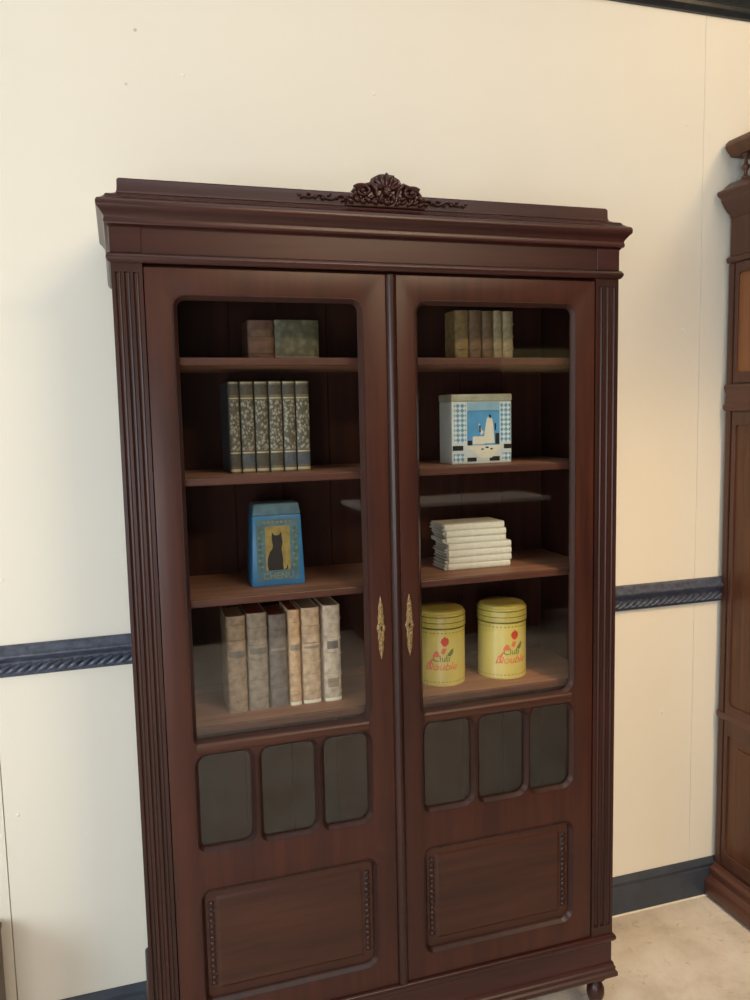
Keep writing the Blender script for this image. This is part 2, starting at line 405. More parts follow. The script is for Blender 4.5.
# ------------------------------------------------------------------ the bookcase
W = 1.162
bc = thing('bookcase', 'tall dark mahogany bookcase with two glazed doors, fluted sides and a carved crest', 'bookcase', (W/2, .17, 0))
ZP = .235        # top of plinth
YB = .345        # back
b_ = nb(); box(b_, .003, .022, .018, YB, ZP, 1.93); obj('side_panel', b_, M['wood'], bc)
b_ = nb(); box(b_, W-.022, W-.003, .018, YB, ZP, 1.93); obj('side_panel', b_, M['wood'], bc)
b_ = nb(); nP = 9; pw = (W-.044)/nP
for k in range(nP): box(b_, .022+k*pw+.0008, .022+(k+1)*pw-.0008, .332, YB, ZP, 1.93, .0012, 1)
box(b_, .022, W-.022, .338, YB-.0005, ZP, 1.93)
obj('back_panel', b_, M['inner'], bc)
b_ = nb(); box(b_, .022, W-.022, .030, .332, ZP, ZP+.018); obj('bottom_board', b_, M['inner'], bc)
b_ = nb(); box(b_, .022, W-.022, .030, .332, 1.905, 1.93); obj('top_board', b_, M['inner'], bc)
SH = [1.7285, 1.473, 1.207, .920]
for zt_ in SH:
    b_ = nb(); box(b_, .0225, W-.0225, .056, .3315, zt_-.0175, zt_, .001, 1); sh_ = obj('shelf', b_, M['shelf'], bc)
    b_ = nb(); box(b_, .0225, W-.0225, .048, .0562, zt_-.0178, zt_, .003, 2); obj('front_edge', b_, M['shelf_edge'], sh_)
# fluted pilasters
def pilaster(x0, x1):
    b_ = nb(); pts = [(x0, .020), (x0, .0), ]
    w = x1-x0; n = 3; fwid = .0112
    for k in range(n):
        c = x0+w*(k+.75)/(n+.5)
        for j in range(9):
            a = PI-j*PI/8
            pts.append((c+fwid/2*math.cos(a), .0052*math.sin(a)))
    pts += [(x1, 0), (x1, .020)]
    for z0, z1 in ((.262, 1.893),):
        A = [b_.verts.new((x, y, z0)) for x, y in pts]; B = [b_.verts.new((x, y, z1)) for x, y in pts]
        for i in range(len(pts)):
            j = (i+1) % len(pts); b_.faces.new((A[i], A[j], B[j], B[i]))
        b_.faces.new(A); b_.faces.new(B)
    box(b_, x0, x1, 0, .020, ZP, .262); box(b_, x0, x1, 0, .020, 1.893, 1.913)
    return obj('fluted_pilaster', b_, M['wood'], bc, True)
pilaster(0, .0598); pilaster(W-.0618, W)
# frieze and bead
U = [(0, YB), (0, 0), (W, 0), (W, YB)]
b_ = nb(); box(b_, 0.0, W, 0, YB, 1.928, 1.985)
box(b_, .0, .060, -.0025, .01, 1.930, 1.980, .001, 1); box(b_, W-.061, W, -.0025, .01, 1.930, 1.980, .001, 1)
obj('frieze', b_, M['wood_x'], bc)
b_ = nb(); sweep(b_, [(-.02, 1.911), (.003, 1.911), (.006, 1.914), (.0085, 1.919), (.0085, 1.923), (.005, 1.928), (.002, 1.930), (-.02, 1.930)], U); obj('frieze_bead', b_, M['wood_x'], bc, True)
# cornice
cor = [(-.03, 1.978), (.001, 1.978), (.004, 1.982), (.0085, 1.984), (.010, 1.989), (.0085, 1.994), (.0085, 1.998), (.012, 2.003), (.017, 2.010), (.021, 2.013),
       (.0225, 2.017), (.0225, 2.024), (.020, 2.029), (.013, 2.032), (.006, 2.037), (.003, 2.042), (-.003, 2.044), (-.010, 2.046), (-.017, 2.050), (-.019, 2.056), (-.0195, 2.075), (-.023, 2.0795), (-.05, 2.0795)]
b_ = nb(); sweep(b_, cor, U)
box(b_, .045, W-.045, .045, YB, 1.985, 2.069)
obj('cornice', b_, M['wood_x'], bc, True)
# carved crest with side tendrils
cx = .580; yc = .006
sil = [(-.090, 2.048), (-.088, 2.070), (-.078, 2.076), (-.074, 2.086), (-.064, 2.093), (-.052, 2.0945), (-.044, 2.099), (-.036, 2.100), (-.032, 2.109), (-.022, 2.1145), (-.014, 2.1185), (0, 2.1195)]
sil = sil+[(-x, z) for x, z in reversed(sil[:-1])]
b_ = plate([(cx+x, z) for x, z in reversed(sil)], [], yc+.003, yc+.016, .003)
for k in range(-3, 4):                                  # scallop shell
    a = k*.40; L = .034-.002*abs(k)
    blob(b_, (cx+math.sin(a)*L*.80, yc-.002+.001*abs(k), 2.086+math.cos(a)*L*.52), (.0058, .008, L*.50), -a)
blob(b_, (cx, yc-.006, 2.080), (.010, .009, .010))
for k in range(-6, 7):
    blob(b_, (cx+k*.0135, yc, 2.058+.003*(k % 2)), (.0085, .006, .0045), .5 if k > 0 else -.5)
    blob(b_, (cx+k*.0125+.004, yc+.001, 2.067), (.0035, .005, .006), .3 if k % 2 else -.4)
for sgn in (-1, 1):
    pts = []; rad = []                                  # scroll
    for k in range(30):
        t = k/29; a = 2.6-t*7.4; rr = .0165-.012*t
        pts.append((cx+sgn*(.056-rr*1.25*math.cos(a)), yc-.004, 2.079+rr*.80*math.sin(a))); rad.append(.0042-.0016*t)
    tube(b_, pts, rad, 8, 1.6)
    tube(b_, [(cx+sgn*.022, yc-.003, 2.070), (cx+sgn*.026, yc-.006, 2.084), (cx+sgn*.036, yc-.006, 2.0945), (cx+sgn*.052, yc-.004, 2.090), (cx+sgn*.066, yc-.003, 2.087), (cx+sgn*.080, yc, 2.076)], [.003, .0045, .0048, .004, .0035, .002], 8, 1.3)
    blob(b_, (cx+sgn*.080, yc-.004, 2.068), (.009, .007, .0055), -sgn*.6); blob(b_, (cx+sgn*.014, yc-.005, 2.068), (.0045, .007, .009), sgn*.3)
    blob(b_, (cx+sgn*.056, yc-.007, 2.079), (.0055, .006, .0050)); blob(b_, (cx+sgn*.036, yc-.004, 2.066), (.008, .007, .004))
obj('carved_crest', b_, M['wood_x'], bc, True)
for sgn in (-1, 1):
    b_ = nb(); pts = []; rad = []
    for k in range(41):
        t = k/40; pts.append((cx+sgn*(.088+.108*t), .0165, 2.0655+.0052*math.sin(t*PI*4.5)*(1-.5*t))); rad.append(.0032*(1-.6*t))
    tube(b_, pts, rad, 8)
    for k in range(7):
        t = (k+.5)/7; x = .088+.105*t
        blob(b_, (cx+sgn*x, .0165, 2.0655-.0050*math.sin(t*PI*4.5)), (.0062*(1-.3*t), .0038, .0030), sgn*(.5 if k % 2 else -.5))
    obj('carved_tendril', b_, M['wood_x'], bc, True)
# plinth
b_ = nb(); box(b_, .002, W-.002, .0, YB, .140, ZP-.004)
zb_ = .226
sweep(b_, [(-.02, zb_-.011), (.002, zb_-.011), (.005, zb_-.008), (.0075, zb_-.003), (.0075, zb_+.003), (.005, zb_+.008), (.001, zb_+.011), (-.02, zb_+.011)], U)
sweep(b_, [(-.02, .119), (.010, .119), (.0115, .122), (.0115, .131), (.008, .135), (.0065, .136), (.007, .140), (.007, .145), (.004, .148), (.0035, .154), (.001, .158), (-.02, .160)], U)
obj('plinth', b_, M['wood_x'], bc, True)
foot = [(0, 0), (.014, 0), (.017, .004), (.0175, .012), (.014, .022), (.0155, .032), (.021, .044), (.0235, .056), (.0225, .070), (.017, .082), (.0125, .088), (.014, .093), (.0225, .097), (.0265, .101), (.0265, .120), (0, .120)]
for fx, fy in ((.036, .032), (W-.028, .032), (.036, .305), (W-.028, .305)):
    b_ = nb(); lathe(b_, foot, (fx, fy, 0), 28); obj('bun_foot', b_, M['wood'], bc, True)

# doors
def door(x0, x1, gx0, gx1, panes, q0, q1, esc_x):
    z0, z1 = ZP+.004, 1.9045
    ya, yb = .002, .024
    def cut(h, rr, g_): return rrect(h[0]-g_, h[1]+g_, h[2]-g_, h[3]+g_, [q+g_ for q in rr])
    G = (gx0, gx1, .9085, 1.841); GR = (.006, .028, .016, .016)
    LO = [(a, c, .664, .870) for a, c in panes]; LR = (.012, .024, .020, .020)
    PN = (q0, q1, .306, .557); PR = (.012, .020, .014, .014)
    gr = .0085
    fr = obj('door', plate([(x0, z0), (x1, z0), (x1, z1), (x0, z1)], [cut(G, GR, gr)]+[cut(h, LR, gr) for h in LO]+[cut(PN, PR, gr)], ya, yb, .0012), M['wood_red'], bc, True)
    fr['label'] = 'left glazed door, reddish mahogany' if x0 < .5 else 'right glazed door, reddish mahogany'
    def ring(h, rr, nm, deep=.0128):
        """sloping moulding from the door face down to the pane"""
        loops = []
        bm = nb()
        for g_, y in ((gr+.0022, .0015), (gr+.0014, -.0004), (gr, -.0004), (gr*.8, .0020), (gr*.45, .0065), (.0004, deep-.0022), (0, deep), (gr+.0022, deep)):
            loops.append([bm.verts.new((x, y, z)) for x, z in cut(h, rr, g_)])
        for A_, B_ in zip(loops, loops[1:]+loops[:1]):
            n_ = len(A_)
            for i in range(n_): j = (i+1) % n_; bm.faces.new((A_[i], A_[j], B_[j], B_[i]))
        return obj(nm, bm, M['wood'], fr, True)
    ring(G, GR, 'glazing_bead'); ring(PN, PR, 'panel_bead')
    for h in LO: ring(h, LR, 'glazing_bead')
    b_ = nb(); pr_ = [(.0125, .9030), (.003, .9030), (.0005, .9015), (-.0030, .8960), (-.0035, .8880), (-.0010, .8800), (.004, .8765), (.0125, .8760)]
    A = [b_.verts.new((gx0-.002, y, z)) for y, z in pr_]; B = [b_.verts.new((gx1+.002, y, z)) for y, z in pr_]
    for i in range(len(pr_)): j = (i+1) % len(pr_); b_.faces.new((A[i], A[j], B[j], B[i]))
    b_.faces.new(A); b_.faces.new(B); obj('moulded_rail', b_, M['wood_red_x'], fr, True)
    b_ = nb(); box(b_, gx0-.008, gx1+.008, .0130, .0160, .9005, 1.849); obj('glass_pane', b_, M['glass'], fr)
    for a, c in panes:
        b_ = nb(); box(b_, a-.006, c+.006, .0130, .0160, .652, .876); obj('glass_pane', b_, M['glass'], fr)
    # fielded panel with notched carving at its two ends
    b_ = nb(); box(b_, q0-.01, q1+.01, .013, .021, .294, .569)
    f0, f1, g0, g1 = q0+.030, q1-.030, .303+.028, .560-.024
    A = [b_.verts.new(v) for v in ((f0-.008, .0135, g0-.008), (f1+.008, .0135, g0-.008), (f1+.008, .0135, g1+.008), (f0-.008, .0135, g1+.008))]
    B = [b_.verts.new(v) for v in ((f0, .0108, g0), (f1, .0108, g0), (f1, .0108, g1), (f0, .0108, g1))]
    for i in range(4): j = (i+1) % 4; b_.faces.new((A[i], A[j], B[j], B[i]))
    b_.faces.new(B)
    obj('raised_panel', b_, M['wood_red_x'], fr)
    for xx in (q0+.013, q1-.013):
        b_ = nb(); box(b_, xx-.006, xx+.006, .0115, .0135, .335, .532, .0005, 1)
        z = .340
        while z < .530:
            blob(b_, (xx, .0108, z), (.0060, .0030, .0055), .5 if int(z*1e3) % 2 else -.5, 8); z += .0135
        obj('carved_strip', b_, M['wood'], fr, True)
    # escutcheon
    zc = 1.117; hl = .073
    prof = []
    N = 40
    for k in range(N+1):
        t = -1+2*k/N
        wd = .0022+.0045*math.sqrt(max(0, 1-t*t))+.0026*math.exp(-(t/.20)**2)+.0012*math.cos(t*19)*(1-abs(t))
        wd *= (1-abs(t)**6*.9)
        prof.append((wd, t*hl))
    pts = [(esc_x+w_, zc+z) for w_, z in prof]+[(esc_x-w_, zc+z) for w_, z in reversed(prof)]
    bm = plate(pts, [], -.0022, .0022, .0007)
    for t in (-.86, -.68, -.5, -.34, .34, .5, .68, .86): blob(bm, (esc_x, -.0022, zc+t*hl), (.0022, .0016, .0045))
    for sg in (-1, 1): blob(bm, (esc_x+sg*.0062, -.002, zc), (.002, .0015, .005)); blob(bm, (esc_x+sg*.0035, -.0024, zc+.019), (.0016, .0014, .005), sg*.4); blob(bm, (esc_x+sg*.0035, -.0024, zc-.019), (.0016, .0014, .005), -sg*.4)
    es = obj('escutcheon', bm, M['brass'], fr, True)
    b_ = nb(); kp = [(esc_x+.0022*math.cos(a), zc+.002+.0022*math.sin(a)) for a in [(-60+k*30)*PI/180 for k in range(11)]]+[(esc_x-.0013, zc-.0075), (esc_x+.0013, zc-.0075)]
    prism(b_, kp, -.0030, -.0018); obj('keyhole', b_, M['hole'], fr)
    return fr
dL = door(.0618, .5712, .125, .508, [(.125, .238), (.263, .383), (.405, .508)], .126, .513, .5440)
dR = door(.5958, W-.0638, .648, 1.0365, [(.650, .767), (.791, .909), (.929, 1.0365)], .651, 1.035, .6132)
b_ = nb(); pr = [(.5716, .012), (.5716, .001), (.5735, -.002), (.578, -.0075), (.5835, -.0095), (.589, -.0075), (.5935, -.002), (.5955, .001), (.5955, .012)]
A = [b_.verts.new((x, y, ZP+.004)) for x, y in pr]; B = [b_.verts.new((x, y, 1.903)) for x, y in pr]
for i in range(len(pr)): j = (i+1) % len(pr); b_.faces.new((A[i], A[j], B[j], B[i]))
b_.faces.new(A); b_.faces.new(B); obj('astragal', b_, M['wood'], dR, True)

# ------------------------------------------------------------------ the second cabinet on the right
XC = 1.799
rc = thing('wardrobe', 'tall brown panelled cabinet with a spindle gallery, cut off by the right edge', 'cabinet', (2.04, -.2, 0))
Y0, Y1 = -.95, .362
b_ = nb(); box(b_, XC+.002, 2.285, Y0, Y1, .10, 2.20); obj('body', b_, M['wood_dz'], rc)
LX = [(XC, Y0), (XC, Y1)]
def out_sweep(b_, prof):   # profile protruding towards -X
    pts = [(2.285, Y1), (XC, Y1), (XC, Y0), (2.285, Y0)]
    # travel so that outward (right of travel) is away from the body
    return sweep(b_, prof, pts)
def face_sweep(b_, prof):  # only along the long face, ends square
    return sweep(b_, prof, [(XC, Y1), (XC, Y0)])
b_ = nb(); face_sweep(b_, [(-.3, .006), (.036, .006), (.040, .012), (.040, .052), (.034, .060), (.022, .070), (.020, .082), (.024, .088), (.022, .096), (.010, .102), (.006, .112), (-.02, .118)]); obj('plinth', b_, M['wood_d'], rc, True)
b_ = nb(); box(b_, XC+.02, 2.28, Y0+.02, Y1-.02, 0, .008); obj('base_shade_block', b_, M['hole'], rc)  # black block: shadow of the gap under the plinth put into its colour
# fixed frame and doors seen on its face
def xplate(pts_yz, holes, x0, x1, bev):
    bm = plate(pts_yz, holes, x0, x1, bev)       # built in XZ: X->Y
    for v in bm.verts: v.co = Vector((v.co.y, v.co.x, v.co.z))
    bmesh.ops.reverse_faces(bm, faces=bm.faces); return bm
stile = .016
b_ = nb(); box(b_, XC-.002, XC+.01, Y1-.022, Y1, .112, 2.032, .002); obj('corner_stile', b_, M['wood_dz'], rc)
for (ya, yb) in ((.352-.022, .352-.022-.62), (-.30, -.92)):
    yb_, ya_ = yb, ya-.001
    ho = [rrect(yb_+.05, ya_-.014, .165, .562, .012), rrect(yb_+.05, ya_-.014, .660, 1.545, .012)]
    d = obj('door', xplate([(yb_, .125), (ya_, .125), (ya_, 1.585), (yb_, 1.585)], ho, XC-.006, XC+.012, .002), M['wood_dz'], rc, True)
    b_ = nb()
    for z0, z1 in ((.165, .562), (.660, 1.545)): box(b_, XC-.0005, XC+.008, yb_+.04, ya_-.008, z0-.01, z1+.01, .001, 1); box(b_, XC-.004, XC+.006, yb_+.075, ya_-.055, z0+.03, z1-.03, .003)
    obj('door_panel', b_, M['wood_o'], d)
    ho2 = [rrect(yb_+.05, ya_-.012, 1.705, 2.000, .012)]
    d = obj('upper_door', xplate([(yb_, 1.672), (ya_, 1.672), (ya_, 2.030), (yb_, 2.030)], ho2, XC-.006, XC+.012, .002), M['wood_dz'], rc, True)
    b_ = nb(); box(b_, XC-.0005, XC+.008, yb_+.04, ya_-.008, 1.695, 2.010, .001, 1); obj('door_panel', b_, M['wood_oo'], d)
b_ = nb()
face_sweep(b_, [(-.01, .606), (.004, .606), (.008, .612), (.009, .620), (.006, .628), (-.01, .634)])
obj('mid_moulding', b_, M['wood_d'], rc, True)
b_ = nb()
face_sweep(b_, [(-.01, 1.588), (.006, 1.588), (.012, 1.594), (.012, 1.604), (.005, 1.610), (.003, 1.640), (.008, 1.652), (.010, 1.660), (.006, 1.668), (-.01, 1.672)])
obj('waist_moulding', b_, M['wood_d'], rc, True)
b_ = nb(); face_sweep(b_, [(-.01, 2.034), (.008, 2.034), (.012, 2.040), (.012, 2.048), (.004, 2.054), (-.01, 2.056)]); obj('frieze_bead', b_, M['wood_d'], rc, True)
b_ = nb(); face_sweep(b_, [(-.02, 2.168), (.001, 2.168), (.004, 2.178), (.012, 2.184), (.020, 2.192), (.030, 2.206), (.036, 2.214), (.037, 2.221), (.048, 2.228), (.052, 2.234), (.051, 2.240), (.034, 2.248), (.022, 2.258), (.006, 2.270), (-.02, 2.273), (-.46, 2.273)]); obj('cornice', b_, M['wood_d'], rc, True)
b_ = nb(); face_sweep(b_, [(-.40, 2.345), (.004, 2.345), (.010, 2.352), (.020, 2.362), (.026, 2.372), (.024, 2.382), (.014, 2.392), (-.40, 2.392)]); obj('gallery_board', b_, M['wood_o'], rc, True)
sp = [(0, 0), (.012, 0), (.012, .006), (.006, .010), (.0045, .020), (.007, .026), (.0115, .033), (.0115, .039), (.006, .044), (.0045, .056), (.006, .064), (.010, .068), (.010, .073), (0, .073)]
for yy in (.318, .0, -.32, -.64, -.90):
    b_ = nb(); lathe(b_, sp, (XC+.012, yy, 2.272), 16); obj('spindle', b_, M['wood_o'], rc, True)

# sliver of furniture at the left edge
lc = thing('low_cabinet', 'brown striped wooden furniture edge at the bottom left corner of the photo', 'cabinet', (-.62, .12, 0))
b_ = nb(); box(b_, -.90, -.344, .12, .360, .03, .36, .002); obj('body', b_, M['wood_dz'], lc)
b_ = nb(); box(b_, -.915, -.341, .105, .362, .36, .375, .004); obj('top', b_, M['wood_d'], lc)
b_ = nb(); box(b_, -.895, -.348, .13, .355, 0, .03); obj('plinth', b_, M['wood_d'], lc)
for a, c in ((-.893, -.628), (-.624, -.359)):
    d = obj('door', xplate([(a, .05), (c, .05), (c, .35), (a, .35)], [rrect(a+.04, c-.04, .09, .31, .01)], 0.102, 0.120, .002), M['wood_dz'], lc, True)
    for v in d.data.vertices:
        pass
    d.data.transform(Matrix(((0, 1, 0, 0), (1, 0, 0, 0), (0, 0, 1, 0), (0, 0, 0, 1))))
    d.data.transform(Matrix.Translation(Vector((OFF[lc].y-OFF[lc].x, OFF[lc].x-OFF[lc].y, 0))))
    b_ = nb(); box(b_, a+.045, c-.045, 0.112, 0.118, .08, .32); obj('door_panel', b_, M['wood_o'], d)

# things on the far side of the room that show only as reflections in the glass
sb = thing('sideboard', 'dark sideboard with a pale top, seen only as a grey reflection in the glass doors', 'sideboard', (2.25, -3.65, 0))
b_ = nb(); box(b_, 1.55, 2.95, -3.92, -3.50, .06, .955, .003); obj('body', b_, M['darkwall'], sb)
b_ = nb(); box(b_, 1.52, 2.98, -3.94, -3.47, .955, .98, .004); obj('top', b_, M['white'], sb)
b_ = nb(); box(b_, 1.58, 2.92, -3.90, -3.54, 0, .06); obj('plinth', b_, M['darkwall'], sb)
for a in (1.57, 2.26):
    b_ = nb(); box(b_, a, a+.67, -3.50, -3.485, .09, .93, .003); d = obj('door', b_, M['darkwall'], sb)
    b_ = nb(); blob(b_, (a+(.63 if a < 2 else .04), -3.475, .52), (.012, .014, .012)); obj('knob', b_, M['brass'], d, True)
pq = thing('hanging_board', 'olive board high on the dark wall, mirrored in the top right glass', 'board', (3.15, -3.93, 1.9))
b_ = nb(); box(b_, 2.82, 3.50, -3.945, -3.925, 1.90, 2.08, .003); obj('board', b_, M['olive'], pq)
b_ = nb(); box(b_, 2.80, 3.52, -3.95, -3.935, 1.88, 2.10, .003); obj('backing_frame', b_, M['darkwall'], pq)

# ------------------------------------------------------------------ books
def spine_sec(w, dep, bulge, t):
    """outline in XY of a bound book, spine to -Y"""
    pts = []
    for k in range(9):
        a = PI+k*PI/8
        pts.append((w/2*math.cos(a), bulge+bulge*math.sin(a)))
    return pts
def make_book(name, w, h, dep, covm, pagem, label, cat, loc, group, bulge=.005, bands=(), patches=(), board=None, head=0, rz=0):
    t = thing(name, label, cat, loc, rz, group, local=True)
    b_ = nb(); e = .0022
    sec = spine_sec(w, dep, bulge, e)
    outer = [(-w/2, dep)]+sec+[(w/2, dep)]
    inner = [(w/2-e, dep), (w/2-e, bulge+.003), (-w/2+e, bulge+.003), (-w/2+e, dep)]
    ring = outer+inner
    A = [b_.verts.new((x, y, 0)) for x, y in ring]; B = [b_.verts.new((x, y, h)) for x, y in ring]
    n = len(ring)
    for i in range(n): j = (i+1) % n; b_.faces.new((A[i], A[j], B[j], B[i]))
    b_.faces.new(A); b_.faces.new(B)
    for z in bands:
        rr = [(x*1.03, y-.0030) for x, y in sec]
        for (lo, hi, g) in ((z-.0030, z+.0030, 1),):
            P = [b_.verts.new((x, y, lo)) for x, y in rr]+[b_.verts.new((x*.9, y+.004, lo)) for x, y in reversed(sec)]
            Q = [b_.verts.new((x, y, hi)) for x, y in rr]+[b_.verts.new((x*.9, y+.004, hi)) for x, y in reversed(sec)]
            m_ = len(P)
            for i in range(m_): j = (i+1) % m_; b_.faces.new((P[i], P[j], Q[j], Q[i]))
            b_.faces.new(P); b_.faces.new(Q)
    obj('cover', b_, covm, t, True)
    b_ = nb(); box(b_, -w/2+e+.0003, w/2-e-.0003, bulge+.0035, dep-.003, .003, h-.003-head); obj('page_block', b_, pagem, t)
    for nm, z0, z1, mm, wd in patches:
        b_ = nb(); P = []; Q = []
        for k in range(9):
            a = PI+PI*(.5-wd/2)+k*PI*wd/8
            P.append((w/2*math.cos(a), bulge+bulge*math.sin(a)))
        o_ = [(x*1.01, y-.0006) for x, y in P]; i_ = [(x*.97, y+.001) for x, y in P][::-1]
        R_ = o_+i_
        A = [b_.verts.new((x, y, z0)) for x, y in R_]; B = [b_.verts.new((x, y, z1)) for x, y in R_]
        for i in range(len(R_)): j = (i+1) % len(R_); b_.faces.new((A[i], A[j], B[j], B[i]))
        b_.faces.new(A); b_.faces.new(B); obj(nm, b_, mm, t, True)
    if board:
        b_ = nb(); box(b_, -w/2-.0006, -w/2+.0004, .012, dep-.001, .001, h-.001); obj('side_board', b_, board, t)
    return t
# six ornate volumes on the second shelf
ex = [.2362, .2630, .2957, .3282, .3608, .3916, .4253]
pos = ['leftmost of the six ornate gilt-spined volumes, its dark marbled side showing',
       'second ornate gilt-spined volume from the left, dark slate patch low on its spine',
       'third from left of the ornate gilt-spined volumes, dullest and brownest spine of the row',
       'fourth from left of the ornate gilt-spined volumes, right of the row\'s middle gap',
       'fifth from left of the ornate gilt-spined volumes, a bluish patch at its foot',
       'rightmost of the six ornate gilt-spined volumes on the second shelf']
for k in range(6):
    x0, x1 = ex[k]+.0016, ex[k+1]-.0016
    w = x1-x0; h = .2085
    pt = [('spine_label', .178, .200, M['gilt_dark'], .80), ('gilt_panel', .052, .166, M['gilt'], .82), ('foot_label', .016, .044, M['gilt_blue'] if k in (1, 4, 5) else M['gilt_dark'], .78),
          ('gilt_line', .169, .1715, M['gilt_line'], .86), ('gilt_line', .004, .010, M['gilt_line'], .86), ('gilt_line', .0455, .048, M['gilt_line'], .86), ('gilt_line', .2035, .2065, M['gilt_line'], .86)]
    make_book('book', w, h, .15, leather('olive_brown_cloth', [(.12, .098, .062), (.15, .12, .075), (.125, .105, .075), (.16, .135, .09), (.13, .12, .085), (.15, .125, .08)][k]), M['page'], pos[k], 'book', ((x0+x1)/2, .133+.001*(k % 3), SH[1]), 'ornate gilt volumes on the second shelf', .0055, (), pt, M['marble'] if k == 0 else None)
# six old books on the lowest shelf
ex = [.206, .254, .3045, .350, .381, .4295, .4787]
hh = [.228, .230, .222, .231, .232, .234]; ms = ['v1', 'v2', 'v3', 'v4', 'v5', 'v6']
lb = ['leftmost old book on the lowest shelf, broad brown-grey leather spine', 'old book second from left on the lowest shelf, grey-brown spine with red-edged pages',
      'darkest old book on the lowest shelf, grey leather spine with red page edges', 'thin honey-coloured old book in the middle of the lowest shelf row',
      'tan old book on the lowest shelf, between the thin honey one and the palest', 'rightmost and palest old book on the lowest shelf, with dark spine stamps']
for k in range(6):
    g_ = .0022 if k != 4 else .003
    x0, x1 = ex[k]+g_, ex[k+1]-g_*.8
    if k == 5: x0 += .004
    h = hh[k]
    bands = [h*q for q in ((.2, .38, .56, .74, .90), (.16, .30, .52, .66, .84), (.20, .42, .60, .82), (.14, .36, .7, .86), (.12, .30, .44, .62, .80), (.10, .28, .50, .66, .86))[k]]
    pt = [('spine_label', h*.58, h*.64, M['v3'] if k in (0, 1) else M['v2'], .6)] if k < 5 else [('spine_stamp', h*.55, h*.63, M['v3'], .45), ('spine_stamp', h*.15, h*.24, M['v2'], .45)]
    if k >= 3: pt.append(('foot_band', .002, .009, M['cream'], .84))
    make_book('antique_book', x1-x0, h, .115, M[ms[k]], M['red_edge'] if k in (1, 2, 3) else M['page'], lb[k], 'book', ((x0+x1)/2, .108+[0, .003, .004, -.002, 0, -.003][k], SH[3]), 'antique books on the lowest shelf', .007, bands, pt)
# books top right
ex = [.7985, .838, .873, .9040, .9300, .9602]; mm_ = ['b1', 'b2', 'b2', 'b3', 'b3']
lb = ['leftmost brown-gold book on the top shelf behind the right door', 'second brown book from left on the top shelf behind the right door', 'dark brown middle book on the top shelf behind the right door',
      'lighter tan book second from right in the right-hand top shelf group', 'rightmost tan book in the right-hand top shelf group']
for k in range(5):
    make_book('leather_book', ex[k+1]-ex[k]-.002, .122+.001*(k % 2), .065, M[mm_[k]], M['page'], lb[k], 'book', ((ex[k]+ex[k+1])/2, .15, SH[0]), 'leather books on the top shelf', .005, (.03, .06, .09), [('foot_band', .001, .007, M['gilt_line'], .7)])
# two closed volumes top left, one shown by its flat cover
make_book('thick_book', .0605, .0915, .10, M['brownbook'], M['page'], 'red-brown squat book on the top shelf behind the left door', 'book', (.3195, .15, SH[0]), None, .006, (.02, .05, .075), [('spine_label', .055, .070, M['b2'], .5)])
make_book('mottled_book', .1035, .0930, .10, M['greenbook'], M['page'], 'wide mottled green squat book right of the red-brown one, top left shelf', 'book', (.4035, .15, SH[0]), None, .005, (), [('foot_band', .002, .010, M['v2'], .9)])

# stack of cream booklets
th = [.0160, .0168, .0172, .0168, .0170, .0168, .0166]
off = [(.0010, .0), (.004, .002), (.002, -.001), (.003, .001), (-.002, .001), (-.003, .0), (-.008, .001)]
wds = [.1715, .172, .1745, .172, .163, .163, .165]
rots = [.00, -.01, .012, -.006, .004, -.012, .010]
lbs = ['bottom cream booklet of the stack on the third shelf', 'cream booklet second from the bottom of the stack', 'cream booklet third from the bottom of the stack, jutting furthest right', 'middle cream booklet of the stack',
       'cream booklet third from the top of the stack', 'cream booklet just below the topmost of the stack', 'topmost cream booklet of the stack on the third shelf']
z = SH[2]
for k in range(7):
    t = thing('booklet', lbs[k], 'booklet', (.7655+off[k][0], .131+off[k][1], z), rots[k], 'cream booklets stacked on the third shelf', local=True)
    w = wds[k]; h = th[k]-.0004; dep = .088
    b_ = nb(); e = .0009
    # soft cover: bottom sheet, rounded spine, top sheet
    sec = [(dep, 0)]+[(h/2*(1-math.sin(a))*.5, h/2-h/2*math.cos(a)) for a in [j*PI/8 for j in range(9)]]+[(dep, h)]
    inn = [(dep, h-e), (.006, h-e), (.003, h/2), (.006, e), (dep, e)]
    R_ = sec+inn
    A = [b_.verts.new((0, y, zz)) for y, zz in R_]; B = [b_.verts.new((w, y, zz)) for y, zz in R_]
    n = len(R_)
    for i in range(n): j = (i+1) % n; b_.faces.new((A[i], A[j], B[j], B[i]))
    b_.faces.new(A); b_.faces.new(B)
    obj('cover', b_, M['cream'], t, True)
    b_ = nb(); nl = 6
    for q in range(nl):
        z0 = e+(h-2*e)*q/nl; z1 = e+(h-2*e)*(q+.72)/nl
        jit = rnd.uniform(-.010, .001)
        box(b_, jit, w-.002+rnd.uniform(-.002, .002), .0065, dep-.002+rnd.uniform(-.004, 0), z0, z1)
    obj('pages', b_, M['cream_edge'], t)
    z += th[k]

